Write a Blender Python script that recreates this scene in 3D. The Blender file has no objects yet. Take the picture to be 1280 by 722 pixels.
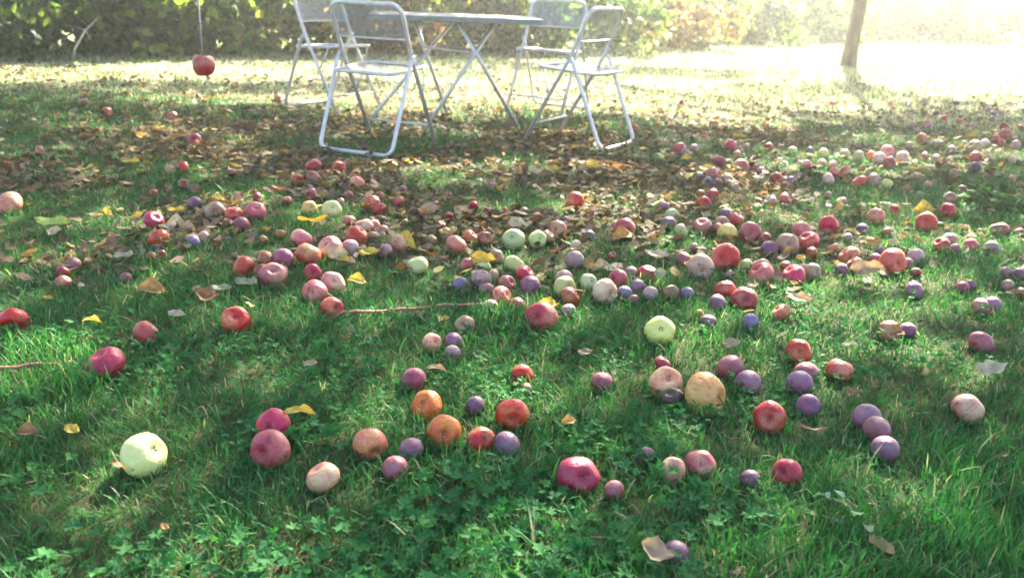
import bpy, math, random
import numpy as np
from mathutils import Vector, Matrix
random.seed(7); rng = np.random.default_rng(7)
R = math.radians
sc = bpy.context.scene
col = sc.collection

# ---------------------------------------------------------------- camera
CAM_H, PITCH, ROLL, FOC = 0.8834, R(19.8), R(2.31), 1050.0      # focal length in pixels of a 1280 wide picture
camd = bpy.data.cameras.new('camera'); cam = bpy.data.objects.new('camera', camd); col.objects.link(cam)
camd.sensor_width = 36; camd.lens = 36 * FOC / 1280; camd.clip_start = 0.02; camd.clip_end = 600
camd.dof.use_dof = True; camd.dof.focus_distance = 2.1; camd.dof.aperture_fstop = 4.2
FW = Vector((0, math.cos(PITCH), -math.sin(PITCH))); RT = Vector((1, 0, 0)); UP = RT.cross(FW)
cr, sr = math.cos(ROLL), math.sin(ROLL)
r2 = RT * cr + UP * sr; u2 = UP * cr - RT * sr
m = Matrix(((r2.x, u2.x, -FW.x, 0), (r2.y, u2.y, -FW.y, 0), (r2.z, u2.z, -FW.z, CAM_H), (0, 0, 0, 1)))
cam.matrix_world = m
sc.camera = cam

# ---------------------------------------------------------------- world, sun, exposure
SUN_AZ, SUN_EL = R(19), R(35)
S = Vector((math.cos(SUN_EL) * math.sin(SUN_AZ), math.cos(SUN_EL) * math.cos(SUN_AZ), math.sin(SUN_EL)))
w = bpy.data.worlds.new('World'); sc.world = w; w.use_nodes = True
nt = w.node_tree; bg = nt.nodes['Background']
sky = nt.nodes.new('ShaderNodeTexSky'); sky.sky_type = 'NISHITA'; sky.sun_disc = False
sky.sun_elevation = SUN_EL; sky.sun_rotation = SUN_AZ; sky.air_density = 1.0; sky.dust_density = 1.5
nt.links.new(sky.outputs[0], bg.inputs[0]); bg.inputs[1].default_value = 0.070
sl = bpy.data.lights.new('sun', 'SUN'); sl.energy = 5.0; sl.angle = R(0.6); sl.color = (1, .93, .80)
so = bpy.data.objects.new('sun', sl); col.objects.link(so); so.rotation_euler = S.to_track_quat('Z', 'Y').to_euler()
so.location = S * 30
sc.view_settings.view_transform = 'Standard'; sc.view_settings.look = 'None'
sc.view_settings.exposure = 3.45; sc.view_settings.gamma = 1.0
sc.render.engine = 'CYCLES'
cy = sc.cycles
cy.use_denoising = True; cy.max_bounces = 7; cy.diffuse_bounces = 3; cy.glossy_bounces = 2
cy.transmission_bounces = 3; cy.transparent_max_bounces = 10; cy.volume_bounces = 1
cy.sample_clamp_indirect = 6; cy.use_adaptive_sampling = True; cy.adaptive_threshold = 0.02
cy.caustics_reflective = False; cy.caustics_refractive = False

# ---------------------------------------------------------------- projection helpers (numpy)
F3, R3, U3 = (np.array(v[:]) for v in (FW, RT, UP))
def proj(X):
    X = np.asarray(X, float); d = X - np.array([0, 0, CAM_H])
    z = d @ F3; z = np.where(z > .05, z, .05)
    u = FOC * (d @ R3) / z; v = -FOC * (d @ U3) / z
    return 640 + cr * u - sr * v, 361 + sr * u + cr * v
def at(x, y, z=0.0):
    a, b = x - 640, y - 361
    u = cr * a + sr * b; v = -sr * a + cr * b
    d = F3 * FOC + R3 * u - U3 * v
    t = (z - CAM_H) / d[2]
    return Vector((d[0] * t, d[1] * t, z))
def depth(P): return (Vector(P) - Vector((0, 0, CAM_H))).dot(FW)

def noise2(x, y, s, seed=0):
    """smooth value noise in 0..1"""
    g = np.random.default_rng(seed + 99).random((64, 64))
    x = np.asarray(x) / s + 1000; y = np.asarray(y) / s + 1000
    i = np.floor(x).astype(int); j = np.floor(y).astype(int); fx = x - i; fy = y - j
    fx = fx * fx * (3 - 2 * fx); fy = fy * fy * (3 - 2 * fy)
    a = g[i % 64, j % 64]; b = g[(i + 1) % 64, j % 64]; c = g[i % 64, (j + 1) % 64]; d = g[(i + 1) % 64, (j + 1) % 64]
    return (a * (1 - fx) + b * fx) * (1 - fy) + (c * (1 - fx) + d * fx) * fy
def ground_z(x, y):
    return (noise2(x, y, .9, 1) - .5) * .035 + (noise2(x, y, .28, 2) - .5) * .012

# ---------------------------------------------------------------- object helpers
def tag(o, label=None, cat=None, group=None, kind=None):
    if label: o['label'] = label
    if cat: o['category'] = cat
    if group: o['group'] = group
    if kind: o['kind'] = kind
    return o
def empty(name, loc, rz=0):
    o = bpy.data.objects.new(name, None); col.objects.link(o); o.location = loc; o.rotation_euler = (0, 0, rz)
    o.empty_display_size = .1
    return o
def link_mesh(name, me, parent=None):
    o = bpy.data.objects.new(name, me); col.objects.link(o); o.parent = parent
    return o
class MB:
    def __init__(s): s.v = []; s.f = []
    def tube(s, pts, rad, n=10, cap=True, closed=False):
        pts = [Vector(p) for p in pts]; base = len(s.v); N = len(pts)
        rad = rad if isinstance(rad, (list, tuple)) else [rad] * N
        prev = None
        for i, p in enumerate(pts):
            if closed: t = pts[(i + 1) % N] - pts[i - 1]
            else: t = pts[min(i + 1, N - 1)] - pts[max(i - 1, 0)]
            t.normalize()
            if prev is None:
                a = Vector((0, 0, 1)) if abs(t.z) < .9 else Vector((1, 0, 0))
                nx = t.cross(a).normalized()
            else: nx = (prev - t * prev.dot(t)).normalized()
            prev = nx; ny = t.cross(nx)
            for k in range(n):
                th = 2 * math.pi * k / n
                s.v.append(p + nx * (math.cos(th) * rad[i]) + ny * (math.sin(th) * rad[i]))
        M = N if closed else N - 1
        for i in range(M):
            for k in range(n):
                a = base + i * n + k; b = base + i * n + (k + 1) % n
                j = (i + 1) % N
                c = base + j * n + (k + 1) % n; d = base + j * n + k
                s.f.append((a, b, c, d))
        if cap and not closed:
            s.f.append(tuple(base + k for k in range(n))[::-1]); s.f.append(tuple(base + (N - 1) * n + k for k in range(n)))
        return s
    def box(s, c, sz, rz=0, M=None):
        b = len(s.v); C, Sn = math.cos(rz), math.sin(rz)
        for dx in (-1, 1):
            for dy in (-1, 1):
                for dz in (-1, 1):
                    x, y, z = dx * sz[0] / 2, dy * sz[1] / 2, dz * sz[2] / 2
                    s.v.append(Vector((c[0] + C * x - Sn * y, c[1] + Sn * x + C * y, c[2] + z)))
        for f in ((0, 1, 3, 2), (4, 6, 7, 5), (0, 4, 5, 1), (2, 3, 7, 6), (0, 2, 6, 4), (1, 5, 7, 3)): s.f.append(tuple(b + i for i in f))
        return s
    def build(s, name, mat, parent=None, smooth=True):
        me = bpy.data.meshes.new(name); me.from_pydata([tuple(v) for v in s.v], [], s.f)
        if mat: me.materials.append(mat)
        if smooth: me.polygons.foreach_set('use_smooth', [True] * len(me.polygons))
        me.update()
        return link_mesh(name, me, parent)
def np_mesh(name, V, nper, faces, mat, colors=None, smooth=True, parent=None):
    """V (N, nper, 3), faces: list of index tuples within one element"""
    N = V.shape[0]
    me = bpy.data.meshes.new(name)
    me.vertices.add(N * nper); me.vertices.foreach_set('co', V.astype(np.float32).ravel())
    lens = [len(f) for f in faces]; tot = sum(lens); flat = np.concatenate([np.array(f) for f in faces])
    idx = (flat[None, :] + (np.arange(N) * nper)[:, None]).astype(np.int32).ravel()
    me.loops.add(N * tot); me.loops.foreach_set('vertex_index', idx)
    st = np.concatenate([[0], np.cumsum(lens)[:-1]])
    starts = (st[None, :] + (np.arange(N) * tot)[:, None]).astype(np.int32).ravel()
    me.polygons.add(N * len(faces)); me.polygons.foreach_set('loop_start', starts)
    me.polygons.foreach_set('loop_total', np.tile(np.array(lens, np.int32), N))
    me.polygons.foreach_set('use_smooth', np.full(N * len(faces), smooth))
    if colors is not None:
        at_ = me.color_attributes.new('Col', 'FLOAT_COLOR', 'POINT')
        c = np.ones((N, nper, 4), np.float32); c[:, :, :3] = colors if colors.ndim == 3 else colors[:, None, :]
        at_.data.foreach_set('color', c.ravel())
    me.update(calc_edges=True); me.validate()
    me.materials.append(mat)
    return link_mesh(name, me, parent)

# ---------------------------------------------------------------- materials
def nmat(name):
    m = bpy.data.materials.new(name); m.use_nodes = True
    return m, m.node_tree.nodes, m.node_tree.links, m.node_tree.nodes['Principled BSDF']
def leaf_mat(name, trans=.4, rough=.5, base=None, spec=.35, var=.25, tint=(1.25, 1.3, .55)):
    m, N, L, P = nmat(name)
    src = None
    if base is None:
        a = N.new('ShaderNodeVertexColor'); a.layer_name = 'Col'; src = a.outputs[0]
    else:
        rgb = N.new('ShaderNodeRGB'); rgb.outputs[0].default_value = (*base, 1); src = rgb.outputs[0]
    tc = N.new('ShaderNodeNewGeometry'); nz = N.new('ShaderNodeTexNoise'); nz.inputs['Scale'].default_value = 60
    L.new(tc.outputs['Position'], nz.inputs['Vector'])
    mr = N.new('ShaderNodeMapRange'); mr.inputs[3].default_value = 1 - var; mr.inputs[4].default_value = 1 + var
    L.new(nz.outputs[0], mr.inputs[0])
    mx = N.new('ShaderNodeVectorMath'); mx.operation = 'SCALE'
    L.new(src, mx.inputs[0]); L.new(mr.outputs[0], mx.inputs['Scale'])
    L.new(mx.outputs[0], P.inputs['Base Color'])
    P.inputs['Roughness'].default_value = rough; P.inputs['Specular IOR Level'].default_value = spec
    tr = N.new('ShaderNodeBsdfTranslucent')
    t2 = N.new('ShaderNodeVectorMath'); t2.operation = 'MULTIPLY'; t2.inputs[1].default_value = tint
    L.new(mx.outputs[0], t2.inputs[0]); L.new(t2.outputs[0], tr.inputs[0])
    ms = N.new('ShaderNodeMixShader'); ms.inputs[0].default_value = trans
    L.new(P.outputs[0], ms.inputs[1]); L.new(tr.outputs[0], ms.inputs[2])
    L.new(ms.outputs[0], N['Material Output'].inputs[0])
    return m
M_grass = leaf_mat('grass_blades', .38, .6, spec=.15, tint=(.95, 1.2, .6))
M_weed = leaf_mat('weed_leaves', .35, .7, spec=.1, tint=(1.1, 1.4, .6))
M_litter = leaf_mat('dry_leaves', .3, .75, spec=.15, tint=(1.3, 1.0, .5))
M_hedge = leaf_mat('hedge_leaves', .58, .5, spec=.35, tint=(1.5, 1.55, .5))
M_crown = leaf_mat('tree_leaves', .3, .5, spec=.2)

def bark_mat(name, c1, c2, scale=8):
    m, N, L, P = nmat(name)
    tc = N.new('ShaderNodeTexCoord'); mp = N.new('ShaderNodeMapping'); mp.inputs['Scale'].default_value = (1, 1, .25)
    L.new(tc.outputs['Object'], mp.inputs[0])
    nz = N.new('ShaderNodeTexNoise'); nz.inputs['Scale'].default_value = scale; nz.inputs['Detail'].default_value = 8
    L.new(mp.outputs[0], nz.inputs['Vector'])
    cr_ = N.new('ShaderNodeValToRGB'); cr_.color_ramp.elements[0].position = .35; cr_.color_ramp.elements[1].position = .65
    cr_.color_ramp.elements[0].color = (*c1, 1); cr_.color_ramp.elements[1].color = (*c2, 1)
    L.new(nz.outputs[0], cr_.inputs[0]); L.new(cr_.outputs[0], P.inputs['Base Color'])
    b = N.new('ShaderNodeBump'); b.inputs['Strength'].default_value = .8; b.inputs['Distance'].default_value = .03
    L.new(nz.outputs[0], b.inputs['Height']); L.new(b.outputs[0], P.inputs['Normal']); P.inputs['Roughness'].default_value = .9
    return m
M_bark = bark_mat('bark', (.07, .05, .035), (.2, .15, .11), 14)
M_twig = bark_mat('pale_twig', (.25, .22, .2), (.45, .42, .38), 20)

def metal_mat(name, c, rough=.38, metallic=.55, perf=None):
    m, N, L, P = nmat(name)
    tc = N.new('ShaderNodeTexCoord')
    nz = N.new('ShaderNodeTexNoise'); nz.inputs['Scale'].default_value = 22; nz.inputs['Detail'].default_value = 5
    L.new(tc.outputs['Object'], nz.inputs['Vector'])
    rp = N.new('ShaderNodeValToRGB'); rp.color_ramp.elements[0].position = .3; rp.color_ramp.elements[1].position = .7
    rp.color_ramp.elements[0].color = (c[0] * .72, c[1] * .7, c[2] * .68, 1); rp.color_ramp.elements[1].color = (*c, 1)
    L.new(nz.outputs[0], rp.inputs[0]); L.new(rp.outputs[0], P.inputs['Base Color'])
    P.inputs['Metallic'].default_value = metallic; P.inputs['Roughness'].default_value = rough
    if perf:                                         # expanded steel mesh: diamond-shaped holes through the sheet
        mp = N.new('ShaderNodeMapping'); mp.inputs['Rotation'].default_value = (0, 0, R(45)); mp.inputs['Scale'].default_value = (1, 1, 1)
        uv = N.new('ShaderNodeUVMap'); L.new(uv.outputs[0], mp.inputs[0])
        sp = N.new('ShaderNodeSeparateXYZ'); L.new(mp.outputs[0], sp.inputs[0])
        outs = []
        for k in (0, 1):
            a = N.new('ShaderNodeMath'); a.operation = 'MULTIPLY'; a.inputs[1].default_value = perf; L.new(sp.outputs[k], a.inputs[0])
            fr = N.new('ShaderNodeMath'); fr.operation = 'FRACT'; L.new(a.outputs[0], fr.inputs[0])
            g = N.new('ShaderNodeMath'); g.operation = 'GREATER_THAN'; g.inputs[1].default_value = .33; L.new(fr.outputs[0], g.inputs[0])
            outs.append(g)
        mu = N.new('ShaderNodeMath'); mu.operation = 'MULTIPLY'; L.new(outs[0].outputs[0], mu.inputs[0]); L.new(outs[1].outputs[0], mu.inputs[1])
        iv = N.new('ShaderNodeMath'); iv.operation = 'SUBTRACT'; iv.inputs[0].default_value = 1; L.new(mu.outputs[0], iv.inputs[1])
        L.new(iv.outputs[0], P.inputs['Alpha'])
    return m
M_metal = metal_mat('silver_paint', (.60, .58, .585), .42, .45)
M_perf = metal_mat('expanded_metal', (.40, .40, .41), .5, .5, perf=110)
M_table = metal_mat('table_paint', (.20, .215, .20), .7, .1)

def skin_mat(name, cols, kind='apple'):
    """cols: ground colour, blush colour, streak colour"""
    m, N, L, P = nmat(name)
    tc = N.new('ShaderNodeTexCoord'); oi = N.new('ShaderNodeObjectInfo')
    ad = N.new('ShaderNodeVectorMath'); ad.operation = 'MULTIPLY_ADD'
    cmb = N.new('ShaderNodeCombineXYZ')
    for k in range(3): L.new(oi.outputs['Random'], cmb.inputs[k])
    L.new(cmb.outputs[0], ad.inputs[0]); ad.inputs[1].default_value = (37, 51, 23); L.new(tc.outputs['Object'], ad.inputs[2])
    def noise(sc_, det, v, rough=.5):
        n = N.new('ShaderNodeTexNoise'); n.inputs['Scale'].default_value = sc_; n.inputs['Detail'].default_value = det
        n.inputs['Roughness'].default_value = rough; L.new(v, n.inputs['Vector']); return n.outputs[0]
    def ramp(src, a, b, c0=(0, 0, 0), c1=(1, 1, 1)):
        r = N.new('ShaderNodeValToRGB'); r.color_ramp.elements[0].position = a; r.color_ramp.elements[1].position = b
        r.color_ramp.elements[0].color = (*c0, 1); r.color_ramp.elements[1].color = (*c1, 1); L.new(src, r.inputs[0]); return r.outputs[0]
    def mix(f, a, b):
        x = N.new('ShaderNodeMix'); x.data_type = 'RGBA'
        if isinstance(f, float): x.inputs[0].default_value = f
        else: L.new(f, x.inputs[0])
        for q, s_ in ((a, 6), (b, 7)):
            if isinstance(q, tuple): x.inputs[s_].default_value = (*q, 1)
            else: L.new(q, x.inputs[s_])
        return x.outputs[2]
    # object space is unit size (fruit of diameter 1)
    big = noise(1.1, 2, ad.outputs[0]); base = mix(ramp(big, .36, .54), cols[0], cols[1])
    mp = N.new('ShaderNodeMapping'); mp.inputs['Scale'].default_value = (9, 9, 1.1); L.new(ad.outputs[0], mp.inputs[0])
    st = noise(1.6, 4, mp.outputs[0], .65)
    if kind == 'apple': base = mix(ramp(st, .48, .68, (0, 0, 0), (.75,) * 3), base, cols[2])
    else: base = mix(ramp(noise(2.6, 5, ad.outputs[0], .6), .42, .66, (0, 0, 0), (.6,) * 3), base, cols[2])
    # lenticels: fine pale dots
    vo = N.new('ShaderNodeTexVoronoi'); vo.inputs['Scale'].default_value = 15; L.new(ad.outputs[0], vo.inputs['Vector'])
    dots = ramp(vo.outputs['Distance'], .07, .12, (.5,) * 3, (0, 0, 0))
    base = mix(dots, base, tuple(min(1, c * 1.3 + .08) for c in cols[0]))
    # bruises and scab
    br = ramp(noise(2.3, 3, ad.outputs[0]), .655, .70, (0, 0, 0), (.8,) * 3)
    base = mix(br, base, (.10, .05, .03))
    hv = N.new('ShaderNodeHueSaturation'); L.new(base, hv.inputs['Color'])
    for out_lo, out_hi, sock in ((.485, .515, 'Hue'), (.95, 1.18, 'Saturation'), (.58, .95, 'Value')):
        mm = N.new('ShaderNodeMath'); mm.operation = 'MULTIPLY'; mm.inputs[1].default_value = 17.3 if sock == 'Hue' else 5.7 if sock == 'Value' else 9.1
        L.new(oi.outputs['Random'], mm.inputs[0]); fr = N.new('ShaderNodeMath'); fr.operation = 'FRACT'; L.new(mm.outputs[0], fr.inputs[0])
        mq = N.new('ShaderNodeMapRange'); mq.inputs[3].default_value = out_lo; mq.inputs[4].default_value = out_hi
        L.new(fr.outputs[0], mq.inputs[0]); L.new(mq.outputs[0], hv.inputs[sock])
    L.new(hv.outputs[0], P.inputs['Base Color'])
    hs = mix(ramp(noise(6, 3, ad.outputs[0]), .3, .7), (.32,) * 3 if kind == 'apple' else (.42,) * 3, (.5,) * 3 if kind == 'apple' else (.65,) * 3)
    L.new(hs, P.inputs['Roughness'])
    P.inputs['Specular IOR Level'].default_value = .45
    P.inputs['Subsurface Weight'].default_value = .0
    bp = N.new('ShaderNodeBump'); bp.inputs['Strength'].default_value = .15; bp.inputs['Distance'].default_value = .03
    L.new(noise(7, 4, ad.outputs[0]), bp.inputs['Height']); L.new(bp.outputs[0], P.inputs['Normal'])
    return m
SK = {
 'R': ('crimson', ((.54, .17, .11), (.44, .028, .05), (.28, .010, .026))),
 'D': ('dull red', ((.40, .20, .09), (.30, .045, .04), (.18, .02, .022))),
 'M': ('magenta red', ((.48, .18, .12), (.40, .04, .048), (.27, .015, .028))),
 'P': ('pink', ((.62, .36, .22), (.52, .12, .11), (.44, .05, .06))),
 'O': ('orange red', ((.60, .22, .09), (.50, .10, .07), (.44, .035, .03))),
 'F': ('peach coloured', ((.64, .42, .22), (.58, .24, .15), (.50, .09, .08))),
 'Y': ('pale yellow', ((.60, .58, .22), (.56, .52, .18), (.52, .44, .17))),
 'L': ('yellow and red', ((.64, .50, .18), (.60, .36, .14), (.50, .07, .06))),
 'G': ('pale green', ((.44, .48, .20), (.40, .44, .17), (.50, .38, .20))),
 'T': ('tan and wrinkled', ((.42, .27, .16), (.36, .20, .12), (.22, .11, .07))),
 'W': ('cream', ((.64, .50, .34), (.60, .38, .26), (.55, .22, .17))),
 'K': ('dark rotten', ((.05, .03, .02), (.035, .02, .018), (.08, .04, .03))),
 'U': ('purple', ((.22, .085, .12), (.15, .044, .085), (.25, .14, .20))),
 'B': ('blue purple', ((.16, .11, .18), (.12, .07, .13), (.25, .20, .28))),
 'V': ('magenta purple', ((.34, .07, .09), (.24, .05, .07), (.32, .17, .20))),
 'A': ('mauve', ((.42, .25, .21), (.34, .15, .15), (.42, .30, .30))),
}
SKM = {k: skin_mat('skin_' + v[0].replace(' ', '_'), v[1], 'plum' if k in 'UBVA' else 'apple') for k, v in SK.items()}
def flat_mat(name, c, rough=.8):
    m, N, L, P = nmat(name)
    nz = N.new('ShaderNodeTexNoise'); nz.inputs['Scale'].default_value = 90
    mp = N.new('ShaderNodeValToRGB'); mp.color_ramp.elements[0].color = (c[0] * .7, c[1] * .7, c[2] * .7, 1); mp.color_ramp.elements[1].color = (*c, 1)
    L.new(nz.outputs[0], mp.inputs[0]); L.new(mp.outputs[0], P.inputs['Base Color']); P.inputs['Roughness'].default_value = rough
    return m
M_calyx = flat_mat('dry_calyx', (.035, .022, .014)); M_stem = flat_mat('fruit_stalk', (.12, .07, .04))
M_cable = flat_mat('red_rubber', (.36, .12, .085), .7); M_string = flat_mat('grey_string', (.30, .30, .32), .8)

# ---------------------------------------------------------------- ground
def ground_material():
    m, N, L, P = nmat('ground_soil_thatch_and_far_sun')
    g = N.new('ShaderNodeNewGeometry')
    def noise(s_, d, r=.6):
        n = N.new('ShaderNodeTexNoise'); n.inputs['Scale'].default_value = s_; n.inputs['Detail'].default_value = d; n.inputs['Roughness'].default_value = r
        L.new(g.outputs['Position'], n.inputs['Vector']); return n
    r1 = N.new('ShaderNodeValToRGB'); e = r1.color_ramp.elements
    e[0].position = .35; e[0].color = (.030, .040, .018, 1); e[1].position = .66; e[1].color = (.085, .095, .035, 1)
    n = e.new(.52); n.color = (.065, .055, .03, 1)
    L.new(noise(38, 8, .7).outputs[0], r1.inputs[0])
    r2_ = N.new('ShaderNodeValToRGB'); e = r2_.color_ramp.elements
    e[0].position = .42; e[0].color = (.055, .085, .025, 1); e[1].position = .6; e[1].color = (.11, .085, .045, 1)
    L.new(noise(1.3, 5).outputs[0], r2_.inputs[0])
    mx = N.new('ShaderNodeMix'); mx.data_type = 'RGBA'; mx.inputs[0].default_value = .45
    L.new(r1.outputs[0], mx.inputs[6]); L.new(r2_.outputs[0], mx.inputs[7])
    sp = N.new('ShaderNodeSeparateXYZ'); L.new(g.outputs['Position'], sp.inputs[0])
    ma = N.new('ShaderNodeMath'); ma.operation = 'MULTIPLY_ADD'; ma.inputs[1].default_value = 2.5; L.new(noise(2.0, 4).outputs[0], ma.inputs[0]); L.new(sp.outputs[1], ma.inputs[2])
    mr = N.new('ShaderNodeMapRange'); mr.inputs[1].default_value = 7.2; mr.inputs[2].default_value = 8.6; mr.inputs[3].default_value = 0; mr.inputs[4].default_value = .85; L.new(ma.outputs[0], mr.inputs[0])
    m3 = N.new('ShaderNodeMix'); m3.data_type = 'RGBA'; m3.inputs[7].default_value = (.40, .36, .23, 1)  # pale far ground: sunlight on the back lawn put into the colour
    L.new(mr.outputs[0], m3.inputs[0]); L.new(mx.outputs[2], m3.inputs[6]); L.new(m3.outputs[2], P.inputs['Base Color'])
    P.inputs['Roughness'].default_value = .95; P.inputs['Specular IOR Level'].default_value = .1
    b = N.new('ShaderNodeBump'); b.inputs['Strength'].default_value = 1; b.inputs['Distance'].default_value = .02
    L.new(noise(55, 8, .7).outputs[0], b.inputs['Height']); L.new(b.outputs[0], P.inputs['Normal'])
    return m
def build_ground():
    # a fine middle (24 m) with the same sheet stretched out to 80 m
    ax = np.concatenate([[-80, -50, -30], np.linspace(-18, 18, 241), [30, 50, 80]])
    ay = np.concatenate([[-80, -40, -15], np.linspace(-3, 30, 221), [40, 55, 80]])
    X, Y = np.meshgrid(ax, ay, indexing='ij'); Z = ground_z(X, Y) - .004
    V = np.stack([X, Y, Z], -1).reshape(-1, 3); nx, ny = len(ax), len(ay)
    i, j = np.meshgrid(np.arange(nx - 1), np.arange(ny - 1), indexing='ij'); a = (i * ny + j).ravel()
    Fc = np.stack([a, a + ny, a + ny + 1, a + 1], -1)
    me = bpy.data.meshes.new('ground'); me.from_pydata(V.tolist(), [], Fc.tolist()); me.materials.append(ground_material())
    me.polygons.foreach_set('use_smooth', [True] * len(me.polygons))
    o = link_mesh('ground', me); tag(o, kind='structure')
build_ground()

# ---------------------------------------------------------------- sunlit and shaded ground that the unseen tree crowns are shaped to cast
LIT = [(180, 88, 290, 15, 1), (300, 126, 150, 5, .8), (590, 120, 235, 30, 1), (1060, 92, 330, 40, 1), (930, 135, 190, 24, 1),
       (640, 212, 190, 8, .75), (560, 226, 90, 5, .6), (740, 256, 100, 10, .9), (1100, 203, 190, 16, .85), (945, 212, 110, 13, .75),
       (1180, 300, 110, 20, .75), (1140, 172, 110, 8, .6), (1240, 185, 60, 16, .7), (650, 386, 58, 10, .9), (700, 370, 50, 8, .7), (720, 306, 22, 7, .8),
       (990, 392, 150, 20, .8), (1090, 428, 100, 16, .8), (882, 330, 28, 9, .9), (60, 452, 80, 24, .75), (90, 500, 100, 14, .45),
       (1235, 472, 60, 14, .7), (1115, 640, 50, 22, .5), (1225, 555, 50, 40, .3), (390, 266, 80, 8, .6), (312, 256, 28, 12, .8), (950, 330, 60, 12, .4),
       (1130, 345, 90, 12, .85), (1190, 378, 90, 12, .75), (960, 440, 60, 12, .5), (1010, 255, 120, 9, .6), (200, 166, 60, 4, .6), (600, 165, 120, 6, .5), (470, 165, 60, 5, .6),
       (240, 705, 100, 22, .5), (40, 505, 60, 14, .5), (760, 480, 60, 20, .35), (930, 265, 90, 9, .5), (490, 575, 40, 10, .3),(620,705,60,12,.3),(890,690,60,20,.3)]
DARK = [(880, 88, 135, 9, .85), (260, 112, 260, 8, .8), (900, 172, 130, 9, .5), (440,105,70,9,.5)]
def lit(x, y):
    X = np.stack([x, y, np.zeros_like(x)], -1)
    px, py = proj(X); L = np.zeros_like(px)
    wob = (noise2(x, y, .35, 5) - .5) * 1.1 + (noise2(x, y, .12, 6) - .5) * .9
    for cx, cy_, rx, ry, s in LIT:
        d = np.sqrt(((px - cx) / rx) ** 2 + ((py - cy_) / ry) ** 2) + wob * .5
        L = np.maximum(L, min(1, s * 1.25) * np.clip((1.2 - d) / .3, 0, 1))
    for cx, cy_, rx, ry, s in DARK:
        d = np.sqrt(((px - cx) / rx) ** 2 + ((py - cy_) / ry) ** 2) + wob * .5
        L = L * (1 - s * np.clip((1.15 - d) / .35, 0, 1))
    L = np.where((py < 66 - px * .012) & (px > -300), 1.0, L)
    out = ((px < -60) & (py > 75)) | (px > 1340) | (py > 740) | (y < .9)
    L = np.where(out, np.clip((noise2(x, y, .9, 8) - .62) * 5, 0, .9), L)
    return L
TRUNKS = {'a': Vector((6.3, 6.4, 0)), 'b': Vector((-5.6, 6.2, 0))}
def build_crowns():  # unseen leaves set sunward of ground to be shaded, gaps over sunlit patches
    n = 440000
    gx = rng.uniform(-7.5, 8, n); gy = rng.uniform(-1.5, 10.8, n)
    L = lit(gx, gy)
    small = noise2(gx, gy, .16, 11) * .5 + noise2(gx, gy, .07, 12) * .5
    dens = (1 - L) * (np.clip((small - .30) / .16, .12, 1)) * np.where(gy < 3.2, .66, 1.0)
    keep = rng.random(n) < dens
    gx, gy = gx[keep], gy[keep]
    # crowns are lobed: height follows a slow noise, thick layer
    hb = 2.0 + 1.7 * noise2(gx, gy, 1.5, 20) + rng.random(len(gx)) * .9
    k = hb / math.tan(SUN_EL)
    X = gx + k * math.sin(SUN_AZ); Y = gy + k * math.cos(SUN_AZ); Z = hb
    return X, Y, Z
def leaf_quads(C, size, nrm_jit=1.0, asp=.62, up=None, bend=.25):
    """leaves as folded pointed shapes: 6 verts, 4 tris"""
    n = len(C)
    a = rng.normal(size=(n, 3)) * nrm_jit
    if up is not None: a = a + up
    N_ = a / np.linalg.norm(a, axis=1, keepdims=True)
    b = rng.normal(size=(n, 3)); T = np.cross(N_, b); T /= np.linalg.norm(T, axis=1, keepdims=True); B = np.cross(N_, T)
    s = (size * rng.uniform(.7, 1.3, n))[:, None] if np.isscalar(size) else size[:, None]
    V = np.zeros((n, 6, 3))
    V[:, 0] = C - T * s * .5
    V[:, 1] = C - T * s * .08 + B * s * asp * .5 + N_ * s * bend * .4
    V[:, 2] = C + T * s * .22 + B * s * asp * .40 + N_ * s * bend * .3
    V[:, 3] = C + T * s * .5 - N_ * s * bend * .6
    V[:, 4] = C + T * s * .22 - B * s * asp * .40 + N_ * s * bend * .3
    V[:, 5] = C - T * s * .08 - B * s * asp * .5 + N_ * s * bend * .4
    return V
LF = [(0, 1, 5), (1, 2, 4, 5), (2, 3, 4)]
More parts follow.
